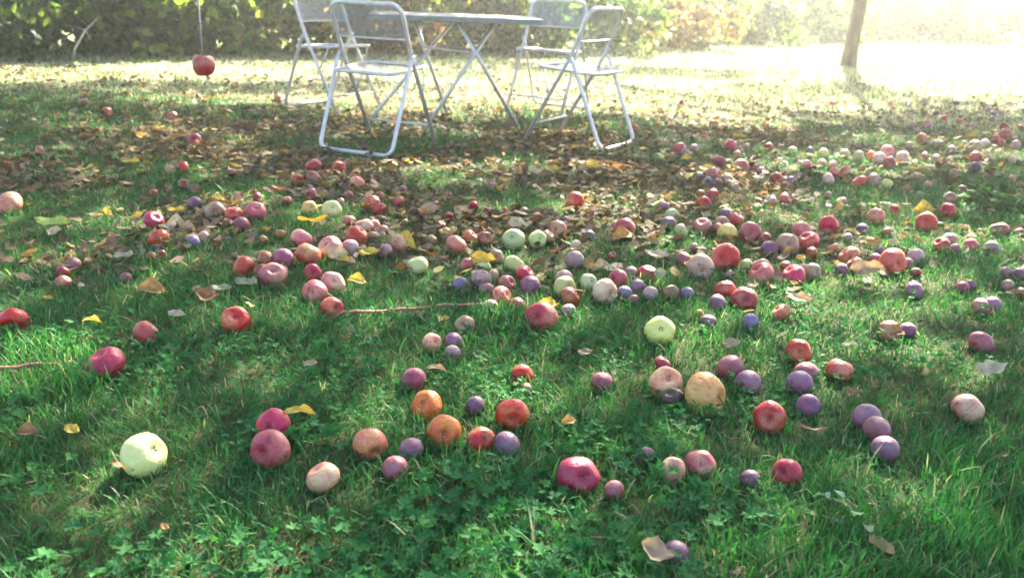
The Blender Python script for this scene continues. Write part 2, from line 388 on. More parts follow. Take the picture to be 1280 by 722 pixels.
def crown_tree(key, X, Y, Z, label, trunk_r, hang=None):
    T = TRUNKS[key]
    root = empty('unseen_apple_tree', T)
    tag(root, label, 'tree')
    mb = MB()
    mb.tube([(0, 0, -.15), (.02, .01, .1), (.06, -.04, .7), (.02, .03, 1.3), (0, 0, 1.75)], [trunk_r * 1.5, trunk_r * 1.15, trunk_r, trunk_r * .9, trunk_r * .8], 12)
    P = np.stack([X, Y, Z], 1) - np.array(T)
    idx = rng.choice(len(P), 34, replace=False)
    for q in idx:
        e = Vector(P[q]); st = Vector((0, 0, 1.5 + rng.random() * .25)); md = st.lerp(e, .45) + Vector((0, 0, .45))
        pts = []
        for t in np.linspace(0, 1, 7):
            p_ = st * (1 - t) ** 2 + md * (2 * t * (1 - t)) + e * t * t
            pts.append(p_ + Vector(rng.normal(size=3) * .05 * (1 if 0 < t < 1 else 0)))
        r0 = trunk_r * rng.uniform(.3, .5)
        mb.tube(pts, [r0 * (1 - .85 * t) + .005 for t in np.linspace(0, 1, 7)], 7)
        for _ in range(3):
            s0 = pts[rng.integers(3, 6)]; e2 = s0 + Vector(rng.normal(size=3)) * .5; e2.z = max(e2.z, 1.45)
            mb.tube([s0, s0.lerp(e2, .5) + Vector((0, 0, .05)), e2], [.014, .009, .004], 5)
    if hang is not None:
        e = hang - T; st = Vector((0, 0, 1.55)); pts = [st.lerp(e, t) + Vector((0, 0, .45 * math.sin(math.pi * t) * (1 - t))) for t in np.linspace(0, 1.12, 10)]
        mb.tube(pts, [.05 * (1 - .8 * t) for t in np.linspace(0, 1, 10)], 7)
    mb.build('trunk', M_bark, root)
    V = leaf_quads(P, .062, up=np.array([[0, 0, .9]]))
    g = rng.random(len(P))[:, None]
    colr = np.array([[.05, .085, .02]]) * (1 - g) + np.array([[.11, .12, .03]]) * g
    yl = rng.random(len(P)) < .12; colr[yl] = (.30, .22, .04)
    np_mesh('crown', V, 6, LF, M_crown, colr, False, root)
    return root

# hanging apple position: 2.9 m along its ray
HANG_W = 27; HD = .078
def ray(x, y, dist):
    a, b = x - 640, y - 361
    u = cr * a + sr * b; v = -sr * a + cr * b
    d = Vector(F3 * FOC + R3 * u - U3 * v) / FOC
    return Vector((0, 0, CAM_H)) + d * dist
HANG = ray(254, 82, FOC * HD / HANG_W)
cx_, cy2, cz_ = build_crowns()
da = np.hypot(cx_ - 6.3, cy2 - 6.4); db = np.hypot(cx_ + 5.6, cy2 - 6.2); side = da < db + 2.2
crown_tree('a', cx_[side], cy2[side], cz_[side], 'unseen large apple tree right of the lawn, crown shaped to cast dappled shade', .17)
crown_tree('b', cx_[~side], cy2[~side], cz_[~side], 'unseen apple tree at left, crown shaped for shade, branch holding the hanging apple', .14, Vector((HANG.x, HANG.y, 1.72)))

# ---------------------------------------------------------------- fruit data: kind colour, px x, px y, px width, eye (dx, dy) or None
FR = """M 722 594 54 .35 -.1;V 767 614 28;U 807 571 27 .3 .3;F 840 588 34 .1 .5;P 876 580 39 .1 .2;U 938 597 27;U 845 698 34;U 634 553 37;R 341 534 44 -.4 0
M 337 561 50 -.6 -.2;F 403 598 41;O 464 556 42 .3 -.6;U 514 560 32;V 494 586 33;O 556 537 43 0 -.1;R 601 547 37 .4 .2;Y 180 566 60 .7 .2;M 132 456 47;R 16 399 35;R 183 416 35
R 295 401 38 0 .5;R 307 341 31;D 331 330 22;V 354 329 28;P 341 348 35;D 326 346 22;D 386 324 34;P 378 305 28;P 414 315 34;A 437 315 24;M 391 346 24;P 417 356 31
R 394 367 32 -.5 0;R 416 385 28 .4 0;M 446 299 30;V 302 288 20;R 436 280 17;P 455 286 24;P 468 285 15 .3 0;A 481 316 20;F 498 307 23;G 522 331 27;T 558 292 17;F 571 305 27
O 588 295 20;D 607 297 21;P 585 329 20;G 605 331 19;T 620 318 20 0 .1;A 602 346 28;T 617 343 17;B 576 354 22;V 608 359 21;R 627 366 27;D 634 352 24;G 644 328 28
R 656 340 24;U 663 354 28;G 641 297 28;G 672 297 24 .4 .2;T 685 295 18;W 612 378 19;M 645 377 25;R 675 391 42 -.4 .1;D 671 270 14;R 718 249 25;D 697 286 24 -.5 0
V 707 274 13;B 737 294 14;W 719 307 18;A 719 322 26;R 781 286 28 .5 -.3;U 830 259 15;G 840 270 20 .7 -.2;U 836 280 20;G 851 290 18;A 705 345 23;Y 706 356 30;D 713 368 27
G 737 351 24;W 757 362 33;R 772 347 26;V 789 340 19;R 810 341 24;B 781 363 19;U 797 357 21;V 792 372 15;A 813 366 22;D 839 366 22;B 859 367 19;V 854 322 20
W 877 333 34;R 906 321 37;G 933 330 16;D 950 333 26;R 951 342 33;P 878 283 25;R 920 274 20;U 906 268 16;F 903 279 20;D 897 287 18;L 910 291 27;R 938 291 27 .1 0
D 956 298 15;U 962 310 21;T 985 306 28;R 1002 287 23;M 1010 302 27;D 1014 318 18;R 1037 281 26 .2 -.3;R 991 345 31;D 984 335 20;T 1016 340 21;R 907 362 29;M 931 373 32 0 0
U 897 379 24;A 912 343 12;F 1041 312 17;O 1061 321 28;D 1068 331 20;U 1052 338 16;U 1078 283 16;F 1095 268 23;R 1118 260 16;R 1108 287 14;R 1158 275 28;R 1184 263 22 -.5 .1
U 1100 313 12;V 1095 325 19;O 1116 327 34 .6 -.1;U 1134 328 15;A 1145 318 22;R 1177 304 21;A 1188 297 20;V 1194 309 16;R 1214 304 18;A 1240 307 19;D 1249 284 24;D 1275 289 14
V 1259 339 16;U 1275 341 19;A 1260 354 16;V 1203 357 18;U 1214 354 15;U 1143 361 23;M 1227 381 23;U 1242 377 21;D 1277 362 14;T 580 403 27 -.3 .2;F 541 426 26;U 567 423 26
A 566 437 22;V 517 472 34;O 534 504 42;U 594 505 28;O 653 464 29 .1 -.5;R 641 515 42 0 -.3;T 658 483 16;V 753 471 29;A 711 383 19;Y 825 410 38 .1 .35;D 829 448 23;F 834 472 45 .1 .5
K 840 492 30;L 883 488 55;V 914 453 35;U 936 473 34;B 938 401 23;U 886 401 19;O 874 393 13;P 976 390 25;R 1000 435 35;V 1009 460 32;U 1000 473 37;U 1011 502 33
R 963 518 43 -.1 -.1;M 1050 455 32;U 1086 518 36;V 1096 531 38;U 1107 557 38;D 1113 411 28;U 1135 409 23;V 1227 425 28;P 1212 506 42;M 985 588 38 -.6 0;F 10 251 36;R 243 173 18
R 229 207 17;T 213 210 15;D 229 230 14;R 192 240 11;D 50 186 14;D 144 220 10;U 244 257 19;T 269 270 25 0 0;R 292 274 24;P 320 271 26;R 193 278 26;R 198 303 26;B 197 315 13
B 242 309 18;T 256 304 15;V 92 333 19;D 80 342 18;P 80 354 19;V 157 351 15;D 190 327 14;D 202 325 13;R 392 209 20;R 424 213 18;D 372 227 16;D 392 225 20;F 447 231 19
D 389 246 17;V 436 247 13;D 474 249 14;P 465 257 21;R 475 265 18;R 498 255 16;Y 415 266 24;L 387 265 20;R 322 252 14;V 528 269 10;R 592 255 13;D 551 281 14;V 616 231 11
V 457 181 7;O 849 187 17;A 856 192 12;A 868 186 12;R 912 182 15;P 925 187 10;F 934 182 9;D 921 194 12;D 899 200 19;O 927 206 21;R 893 218 22;A 875 219 10;B 885 225 11
V 896 229 15;A 909 223 14;A 918 236 12;R 891 244 17;R 880 255 18;D 875 243 13;R 961 182 10;B 1013 186 10;G 990 188 12;Y 1030 191 14;D 970 222 18;B 989 224 14;R 982 248 18
D 995 251 10;T 963 251 17;A 952 211 12;P 945 208 10;P 1008 205 14;W 1027 203 12;P 1041 206 13;P 1047 214 14;W 1036 222 16;Y 1056 191 14;Y 1073 195 15;P 1090 194 13;P 1109 189 17
W 1100 197 16;P 1112 203 16;W 1129 197 19;P 1156 196 10;P 1053 213 18;R 1075 225 19;T 1093 225 19;Y 1109 229 14;D 1152 174 14;P 1158 155 12;R 1180 150 10;P 1198 153 8
P 1205 157 7;A 1215 158 8;D 1255 160 12;O 1219 199 17;U 1218 211 15;T 1217 185 19;W 1231 179 12;P 1257 170 16;P 1245 175 11;P 1252 178 9;A 1270 180 12;W 1265 201 12;A 1136 182 10
A 1140 157 10;A 1147 163 9;A 1162 158 9;A 1176 180 8;A 1189 188 12;T 1170 200 12;T 1192 219 12;D 1203 235 12;T 1188 246 18;U 1241 143 9;A 1252 141 8;A 1237 138 8;A 1155 128 8
U 1195 130 8;D 1276 161 8;R 1003 130 7;D 851 130 7;D 880 138 6;R 793 163 11;R 642 150 8;R 617 95 5;R 624 99 5;R 672 101 5;R 690 104 4;D 248 124 8;F 347 124 10;O 215 146 14;O 134 138 14;D 104 128 12
D 1145 340 14;A 1060 296 12;D 765 318 11;A 868 309 12;D 560 240 11;A 503 238 12
T 1035 243 12;T 1052 250 14;P 838 150 8;W 905 150 8;P 1040 130 7;P 1022 133 7;D 890 155 8;P 918 128 6;T 1160 232 12;D 1225 232 10;T 1265 225 10;U 1240 150 8;A 1225 149 8;U 1170 142 8
D 545 255 12;D 405 246 12;T 425 256 12;D 350 300 14;D 330 308 13;T 466 300 14;T 540 300 14;D 560 270 13;D 632 262 12;T 655 262 12;P 360 255 13;R 610 262 11;P 480 290 13;D 505 280 12"""
HERO = {(722,594): 'biggest crimson apple in the nearest grass, its eye turned right|biggest crimson apple',
 (845,698): 'purple plum nearest the camera beside a pale brown leaf|nearest purple plum',
 (767,614): 'dark magenta plum tucked against the biggest crimson apple|dark plum by the biggest apple',
 (180,566): 'large pale yellow lumpy apple alone in grass with brown leaf before it|large pale yellow apple',
 (556,537): 'round orange and yellow apple between a crimson and a purple fruit|round orange apple',
 (534,504): 'smooth orange apple crossed by one dark blade of grass|smooth orange apple',
 (641,515): 'red apple with deep brown eye behind the round orange apple|red deep eyed apple',
 (883,488): 'largest yellow apple with red cheek beside the peach apple|largest yellow apple',
 (834,472): 'peach apple sitting above a black rotten lump|peach apple above the rot',
 (840,492): 'black rotten apple squashed under the peach apple|black rotten apple',
 (825,410): 'pale yellow round apple alone in the middle grass|pale yellow round apple',
 (963,518): 'light red apple with a dark round eye facing the camera|dark eyed light red apple',
 (1107,557): 'nearest plum of the row of three purple plums at right|nearest plum of three',
 (1212,506): 'wide pink apple half hidden by bright grass at the right|wide pink apple',
 (675,391): 'shiny red apple lit by the sun at the end of the red cable|shiny sunlit red apple',
 (580,403): 'shrivelled tan apple with dark spots like eyes|spotted tan apple',
 (985,588): 'magenta plum with purple skin near the right foreground|foreground magenta plum',
 (403,598): 'pinkish tan apple standing alone in clover like weeds|lone pinkish tan apple',
 (337,561): 'front one of two red apples with a yellow leaf behind|front red twin',
 (341,534): 'rear one of two red apples touching a yellow leaf|rear red twin',
 (132,456): 'wide magenta red apple near the sunlit grass at left|wide magenta red apple',
 (16,399): 'red apple with purple bruise at the left edge|left edge red apple',
 (295,401): 'red apple with its eye on top beside curled leaves|red apple with top eye',
 (183,416): 'half sunk red apple left of the pale curled leaves|half sunk red apple',
 (416,385): 'red apple with dark eye lying on the red cable|red apple on the cable',
 (307,341): 'bright red apple leftmost of the left hand heap|bright red heap apple',
 (386,324): 'deep red apple in the middle of the left hand heap|deep red heap apple',
 (522,331): 'cream green apple under a bent yellow leaf|cream green apple',
 (641,297): 'round pale green apple in the middle of the windfalls|round pale green apple',
 (663,354): 'glossy purple plum leftmost behind the sunlit red apple|glossy purple plum',
 (719,322): 'round pale mauve apple between the green ones|round pale mauve apple',
 (781,286): 'red apple with hollow eye alone in dull grass|hollow eyed red apple',
 (718,249): 'bright red apple beside the sunlit leaf patch|red apple by the lit leaves',
 (906,321): 'large deep crimson apple touching a cream apple|large deep crimson apple',
 (877,333): 'cream apple shining beside the large crimson apple|shining cream apple',
 (991,345): 'red apple resting on a yellow and a cream leaf|red apple on leaves',
 (931,373): 'magenta red apple with open eye beside another red apple|open eyed magenta apple',
 (1037,281): 'dark red apple with brown hollow on short grass|dark red hollow apple',
 (1116,327): 'orange red apple with eye to the right in plums|orange red apple among plums',
 (1158,275): 'wide red apple under a yellow leaf at right|wide red apple by yellow leaf',
 (1177,304): 'bright red apple on dry stalks in sunlight at right|sunlit bright red apple',
 (1143,361): 'purple plum alone on lit moss at right|lone purple plum on moss',
 (10,251): 'large peach and pink apple at the left edge among leaves|large left edge peach apple',
 (243,173): 'red apple alone in deep brown leaf shade at left|lone red shade apple',
 (269,270): 'brown apple with its round eye facing the camera|brown ring eyed apple',
 (229,207): 'red apple beside a brown one in dark litter|red litter apple',
 (392,209): 'red apple in leaves in front of the near left chair|red apple before the chair',
 (849,187): 'peach red apple on top of mauve fruit at the shade edge|peach red shade edge apple',
 (893,218): 'bright red apple with two plums at its left|bright red apple with plums',
 (1075,225): 'red apple beside a tan one below the sunlit row|red apple below the sunlit row',
 (1109,189): 'pale pink apple crowning the sunlit row at right|pale pink crown apple',
 (1219,199): 'orange apple left of the leafy weed at right|orange apple by the weed',
 (1257,170): 'pink apple in sun near the right edge|pink right edge apple',
 (793,163): 'red apple behind the rear foot of the right chair|red apple by right chair foot',
 (753,471): 'magenta purple plum alone in clover in the middle|lone middle plum',
 (1000,473): 'front purple plum of a pair under a red apple|front plum of the pair',
 (1050,455): 'mauve red apple on its own right of the plum pair|lone mauve red apple',
 (1227,425): 'dark magenta plum half open in grass at right|half open magenta plum',
 (517,472): 'magenta plum with pale stalks sticking from it|magenta plum with stalks',
 (594,505): 'purple plum between orange apple and eyed red apple|purple plum between apples'}
fruits = []
for line in FR.replace('\n', ';').split(';'):
    t = line.split()
    if not t: continue
    fruits.append(dict(c=t[0], x=float(t[1]), y=float(t[2]), w=float(t[3]), eye=(float(t[4]), float(t[5])) if len(t) > 4 else None))
for f_ in fruits:
    D = .07
    for _ in range(6):
        P = at(f_['x'], f_['y'], .30 * D)
        D = f_['w'] * 1.0 * depth(P) / FOC
    D = min(max(D, .024), .105) * (.95 if f_['c'] in 'UBVA' else 1)
    f_['D'] = D; f_['P'] = P
for _ in range(30):                       # let neighbours touch instead of passing through one another
    for i, a in enumerate(fruits):
        for b in fruits[i + 1:]:
            d = b['P'] - a['P']; d.z = 0; L_ = d.length; mn = (a['D'] + b['D']) * .47
            if L_ < mn:
                if L_ < 1e-4: d = Vector((0, 1, 0)); L_ = 1
                p_ = d / L_ * (mn - L_) * .5; p_.x *= .5; p_.y *= 1.1
                a['P'] -= p_; b['P'] += p_

# ---------------------------------------------------------------- fruit meshes (unit diameter)
def apple_mesh(seed, plum=False):
    r_ = random.Random(seed); nu, nv = 28, 18
    ph = [r_.uniform(0, 6.28) for _ in range(4)]; tall = r_.uniform(.82, .98) if not plum else r_.uniform(1.05, 1.25)
    skew = r_.uniform(-.08, .08); V = []; Fc = []
    for j in range(nv + 1):
        th = math.pi * j / nv
        for i in range(nu):
            f = 2 * math.pi * i / nu
            if plum:
                r0 = math.sin(th) * .5 * (1 - .06 * math.exp(-((f - 3.14) / .35) ** 2)); z = math.cos(th) * .5 * tall
                r0 *= 1 + .02 * math.cos(2 * f + ph[0])
            else:
                r0 = .5 * (math.sin(th) ** .88) * (1 + .035 * math.cos(5 * f + ph[0]) * math.sin(th) * (.4 + .6 * (math.cos(th) > 0)) + .05 * math.cos(f + ph[1]) + .02 * math.cos(2 * f + ph[2]))
                z = math.cos(th) * .5 * tall
                r0 *= 1 - .07 * math.cos(th)                       # narrower towards the calyx (+z)
                z -= .17 * math.exp(-(th / .36) ** 2) + skew * r0 * math.cos(f)
                z += .20 * math.exp(-((math.pi - th) / .36) ** 2)
            V.append((r0 * math.cos(f), r0 * math.sin(f), z))
    for j in range(nv):
        for i in range(nu):
            a = j * nu + i; b = j * nu + (i + 1) % nu
            Fc.append((a, a + nu, b + nu, b))
    me = bpy.data.meshes.new('plum' if plum else 'apple'); me.from_pydata(V, [], Fc)
    me.polygons.foreach_set('use_smooth', [True] * len(me.polygons)); me.update()
    return me
base_ap = [apple_mesh(s) for s in range(7)]; ap_z = [(m__.vertices[0].co.z, m__.vertices[18 * 28].co.z) for m__ in base_ap]; base_pl = [apple_mesh(20 + s, True) for s in range(4)]
cache = {}
def fruit_mesh(c, var):
    k = (c, var)
    if k not in cache:
        m_ = (base_pl if c in 'UBVA' else base_ap)[var].copy(); m_.materials.append(SKM[c]); cache[k] = m_
    return cache[k]
def calyx_mesh():
    mb = MB(); mb.v.append(Vector((0, 0, .0)))
    for k in range(10):
        a = 2 * math.pi * k / 10; r_ = .085 if k % 2 == 0 else .035
        mb.v.append(Vector((r_ * math.cos(a), r_ * math.sin(a), .045 if k % 2 == 0 else .012)))
    for k in range(10): mb.f.append((0, 1 + k, 1 + (k + 1) % 10))
    me = bpy.data.meshes.new('calyx'); me.from_pydata([tuple(v) for v in mb.v], [], mb.f); me.materials.append(M_calyx); return me
def stem_mesh():
    mb = MB().tube([(0, 0, 0), (.01, 0, -.1), (.05, .02, -.26)], [.016, .013, .022], 6)
    me = bpy.data.meshes.new('stalk'); me.from_pydata([tuple(v) for v in mb.v], [], mb.f); me.materials.append(M_stem); return me
ME_cal, ME_stem = calyx_mesh(), stem_mesh()
def kindword(c): return 'plum' if c in 'UBVA' else 'apple'
def dirword(dx, dy):
    a = math.degrees(math.atan2(dy, dx)) % 360
    return ['right of', 'in front and right of', 'in front of', 'in front and left of', 'left of', 'behind and left of', 'behind', 'behind and right of'][int((a + 22.5) // 45) % 8]
heroes = {}
for f_ in fruits:
    k = (int(f_['x']), int(f_['y']))
    if k in HERO: f_['label'], f_['short'] = HERO[k].split('|'); heroes[k] = f_
missing = [k for k in HERO if k not in heroes]
if missing: print('MISSING HEROES', missing)
def sizeword(f):
    exp = {True: .043, False: .066}[f['c'] in 'UBVA']
    return 'big ' if f['D'] > exp * 1.15 else 'small ' if f['D'] < exp * .78 else ''
names = {}
for f_ in fruits:
    if 'label' in f_: continue
    hs = sorted(heroes.values(), key=lambda h_: math.hypot(h_['x'] - f_['x'], (h_['y'] - f_['y']) * 1.5))
    near = [g for g in fruits if g is not f_ and (g['P'] - f_['P']).length < (g['D'] + f_['D']) * .58]
    tw = ''
    if near:
        g = near[0]; tw = ' touching a %s %s' % (SK[g['c']][0], kindword(g['c']))
    opts = []
    for h_ in hs[:4]:
        dx, dy = f_['x'] - h_['x'], f_['y'] - h_['y']; d = math.hypot(dx, dy * 1.5) / max(12, h_['w'])
        q = 'just ' if d < 1.6 else '' if d < 3.5 else 'well '
        opts.append('%s%s %s%s, %s%s the %s' % (sizeword(f_), SK[f_['c']][0], kindword(f_['c']), tw, q, dirword(dx, dy), h_['short']))
        if not tw: opts.append('%s%s %s %s%s the %s' % (sizeword(f_), SK[f_['c']][0], kindword(f_['c']), q, dirword(dx, dy), h_['short']))
    for h_ in hs[:9]:
        opts.append('%s%s %s %s the %s' % (sizeword(f_), SK[f_['c']][0], kindword(f_['c']), dirword(f_['x'] - h_['x'], f_['y'] - h_['y']), h_['short']))
        opts.append('%s%s %s well %s the %s' % (sizeword(f_), SK[f_['c']][0], kindword(f_['c']), dirword(f_['x'] - h_['x'], f_['y'] - h_['y']), h_['short']))
    pick = next((o_ for o_ in opts if o_ not in names and len(o_.split()) <= 16), opts[0])
    if pick in names: print('DUP LABEL', pick)
    names[pick] = 1; f_['label'] = pick
    if len(pick.split()) > 16: print('LONG LABEL', pick)
for i, f_ in enumerate(fruits):
    plum = f_['c'] in 'UBVA'; nm = kindword(f_['c']); D = f_['D']
    var = random.randrange(len(base_pl if plum else base_ap))
    o = link_mesh(nm, fruit_mesh(f_['c'], var))
    tag(o, f_['label'], nm, 'windfall plums in the grass' if plum else 'windfall apples in the grass')
    P = f_['P'].copy(); P.z = .27 * D + float(ground_z(P.x, P.y)) + .004
    o.location = P
    if f_['eye']:
        ex, ey = f_['eye']; ez = math.sqrt(max(.05, 1 - ex * ex - ey * ey))
        vd = (P - Vector((0, 0, CAM_H))).normalized(); vr = vd.cross(Vector((0, 0, 1))).normalized(); vu = vr.cross(vd)
        d = (vr * ex + vu * ey - vd * ez).normalized()
    else:
        d = Vector((random.gauss(0, 1), random.gauss(0, 1), random.gauss(0, .5))); d.normalize()
        if not plum and f_['w'] > 18: d = (d + Vector((0, -.25, .9))).normalized()
    qt = d.to_track_quat('Z', 'Y') @ Vector((0, 0, 1)).rotation_difference(Vector((0, 0, 1)))
    from mathutils import Quaternion
    qt = qt @ Quaternion((0, 0, 1), random.uniform(0, 6.28))
    o.rotation_mode = 'QUATERNION'; o.rotation_quaternion = qt
    sq = .78 if f_['c'] in 'K' else random.uniform(.84, 1.0)
    o.scale = (D * 1.03, D * random.uniform(.90, 1.03), D * sq)
    if f_['w'] >= 19 and not plum and f_['c'] != 'K':
        c_ = link_mesh('calyx', ME_cal, o); c_.location = (0, 0, ap_z[var][0] - .004); c_.scale = (1.25, 1.25, 1.1)
        s_ = link_mesh('stalk', ME_stem, o); s_.location = (0, 0, ap_z[var][1] + .01)
    elif f_['w'] >= 24 and plum:
        s_ = link_mesh('stalk', ME_stem, o); s_.location = (0, 0, -.5); s_.scale = (1, 1, .5)

# hanging apple with its string
hr = empty('hanging_apple', HANG); tag(hr, 'dark red apple hanging from a grey string above the left lawn', 'apple')
o = link_mesh('fruit', fruit_mesh('R', 2), hr); o.scale = (HD, HD, HD * 1.12); o.rotation_euler = (math.pi, 0, .4)
mb = MB().tube([(0, 0, .02), (.001, .001, .2), (-.002, 0, .5), (0, 0, 1.74 - HANG.z)], .0028, 6); mb.build('string', M_string, hr)

# ---------------------------------------------------------------- red cable
pts = []
for x, y in [(-90, 488), (0, 470), (45, 462), (120, 447), (210, 428), (300, 414), (385, 403), (430, 397), (500, 391), (575, 383), (640, 374), (690, 362), (716, 350)]:
    p_ = at(x, y, .0); z = -.012 + (.028 if 400 <= x <= 580 or x <= 45 else 0)
    pts.append(Vector((p_.x, p_.y, z + float(ground_z(p_.x, p_.y)))))
sm = []
for i in range(len(pts) - 1):
    for t in (0, .25, .5, .75): sm.append(pts[i].lerp(pts[i + 1], t) + Vector((0, 0, .004 * math.sin(i * 2 + t * 5))))
tag(MB().tube(sm, .0052, 8).build('red_cable', M_cable), 'long thin red cable lying through the grass from left edge', 'cable')

# ---------------------------------------------------------------- folding chairs and table
def arc(pts, rad, n=5):
    """round the inner corners of a polyline"""
    pts = [Vector(p) for p in pts]; out = [pts[0]]
    for i in range(1, len(pts) - 1):
        a, b, c = pts[i - 1], pts[i], pts[i + 1]; r_ = min(rad, (a - b).length * .45, (c - b).length * .45)
        p0 = b + (a - b).normalized() * r_; p1 = b + (c - b).normalized() * r_
        for k in range(n + 1):
            t = k / n; out.append(p0 * (1 - t) ** 2 + b * 2 * t * (1 - t) + p1 * t * t)
    out.append(pts[-1]); return out
PZ, FX, RX, W, TX, TZ, WR = .514, .289, -.236, .217, -.11, .758, .232
def sheet(name, grid, mat, parent, thick=.003):
    ny, nx = len(grid), len(grid[0]); V = [p for row in grid for p in row]
    Fc = [(j * nx + i, j * nx + i + 1, (j + 1) * nx + i + 1, (j + 1) * nx + i) for j in range(ny - 1) for i in range(nx - 1)]
    me = bpy.data.meshes.new(name); me.from_pydata([tuple(v) for v in V], [], Fc)
    uv = me.uv_layers.new(name='UVMap'); d = []
    for p_ in me.polygons:
        for vi in p_.vertices: d += [(vi % nx) / (nx - 1) * .4, (vi // nx) / (ny - 1) * .4]
    uv.data.foreach_set('uv', d)
    me.materials.append(mat); me.polygons.foreach_set('use_smooth', [True] * len(me.polygons)); me.update()
    return link_mesh(name, me, parent)
def make_chair():
    root = empty('folding_chair', (0, 0, 0)); rt = .0118
    up = [(FX, W, .0), (0, W, PZ), (TX, W, TZ + .02), (TX, -W, TZ + .02), (0, -W, PZ), (FX, -W, .0)]
    pp = arc(up[:4] + up[4:], .07)
    MB().tube(pp, rt, 10).build('front_frame', M_metal, root)
    zb = .014
    rl = [(.0, WR, PZ), (RX * .12, WR, PZ - .03), (RX, WR - .005, zb), (RX, -WR + .005, zb), (RX * .12, -WR, PZ - .03), (0, -WR, PZ)]
    MB().tube(arc(rl, .055), rt * .95, 10).build('rear_leg_frame', M_metal, root)
    for s in (-1, 1):
        MB().tube([(0, s * (W - .012), PZ), (0, s * (WR + .013), PZ)], .007, 8).build('pivot_bolt', M_metal, root)
    # the seat: a rounded tube frame with a sheet of expanded steel
    zs = .435; x0, x1, hw = -.15, .235, W - .03
    loop = arc([(x0 - .0, 0, zs - .008), (x0, hw, zs - .008), (x1, hw, zs + .012), (x1, -hw, zs + .012), (x0, -hw, zs - .008), (x0, -.001, zs - .008)], .06)
    seat = MB().tube(loop, .010, 8, cap=False).build('seat', M_metal, root)
    g = [[(x0 + (x1 - x0) * j / 6, -hw + 2 * hw * i / 6, zs - .004 + .02 * j / 6 - .014 * (1 - ((i - 3) / 3) ** 2)) for i in range(7)] for j in range(7)]
    sheet('seat_panel', g, M_perf, seat)
    for s in (-1, 1): MB().tube([(.19, s * (hw + .004), zs + .004), (.13, s * W, .30)], .005, 6).build('seat_brace', M_metal, root)
    def fr(z): t = (z - PZ) / (TZ + .02 - PZ); return TX * t
    g = [[(fr(z) - .022 * (1 - ((i - 4) / 4) ** 2), -W + 2 * W * i / 8, z) for i in range(9)] for z in np.linspace(.60, TZ + .012, 6)]
    back = sheet('backrest', g, M_perf, root)
    MB().tube([(fr(.60) - .022 * (1 - ((i - 4) / 4) ** 2), -W + 2 * W * i / 8, .60) for i in range(9)], .005, 6).build('lower_rim', M_metal, back)
    MB().tube([(FX * (1 - .12 / PZ), W, .12), (FX * (1 - .12 / PZ), -W, .12)], .007, 8).build('stretcher', M_metal, root)
    return root
def kids(o): return [c for c in bpy.data.objects if c.parent == o]
def copy_tree(o, parent=None):
    c = o.copy(); col.objects.link(c); c.parent = parent
    for ch in kids(o): copy_tree(ch, c)
    return c
CH = [(-.791, 4.735, 67.8, 'silver folding chair nearest the camera, seen from behind, left of the table'),
      (.39, 5.086, 148.3, 'silver folding chair at the right end of the table with its back to the right'),
      (-1.36, 6.141, -33.5, 'silver folding chair far left, behind the nearest chair, facing right'),
      (.22, 6.40, 245, 'silver folding chair on the far side of the table, partly behind the right chair')]
proto = make_chair()
for i, (x, y, a, lb) in enumerate(CH):
    o = proto if i == 0 else copy_tree(proto)
    o.location = (x, y, float(ground_z(x, y)) + .004); o.rotation_euler = (0, 0, R(a)); tag(o, lb, 'chair', 'folding chairs around the garden table')
tb = empty('garden_table', (-.43, 5.62, 0)); tag(tb, 'grey folding garden table with crossed tube legs between the chairs', 'table')
TY = R(6); cu = Vector((math.cos(TY), math.sin(TY), 0)); cv = Vector((-cu.y, cu.x, 0)); T0 = Vector((-.43, 5.62, 0))
def rr(hx, hy, r_, z):
    out = []
    for sx, sy, a0 in ((1, 1, 0), (-1, 1, 90), (-1, -1, 180), (1, -1, 270)):
        for k in range(6):
            a = R(a0 + k * 18); out.append(cu * (sx * (hx - r_) + r_ * math.cos(a)) + cv * (sy * (hy - r_) + r_ * math.sin(a)) + Vector((0, 0, z)))
    return out
mb = MB(); levels = [(.525, .315, .664), (.53, .32, .667), (.53, .32, .692), (.525, .315, .696)]
for hx, hy, z in levels: mb.v += rr(hx, hy, .05, z)
n = 24
for l in range(3):
    for k in range(n): mb.f.append((l * n + k, l * n + (k + 1) % n, (l + 1) * n + (k + 1) % n, (l + 1) * n + k))
mb.f.append(tuple(range(n))[::-1]); mb.f.append(tuple(3 * n + k for k in range(n)))
mb.build('tabletop', M_table, tb, smooth=False)
legs = [((-.006, 5.605), (-.40, 5.40)), ((-.593, 5.297), (-.17, 5.52)), ((-.991, 5.588), (-.45, 5.93)), ((-.497, 5.94), (-.72, 5.80))]
for a, b in legs:
    A = Vector((*a, .01)) - T0; B = Vector((*b, .665)) - T0
    MB().tube([A, A.lerp(B, .5), B], .0125, 10).build('leg', M_metal, tb)
A1, B1 = (Vector((*legs[0][0], 0)) - T0), (Vector((*legs[0][1], .665)) - T0)
A2, B2 = (Vector((*legs[3][0], 0)) - T0), (Vector((*legs[3][1], .665)) - T0)
MB().tube([A1.lerp(B1, .72), A2.lerp(B2, .72)], .008, 8).build('crossbar', M_metal, tb)

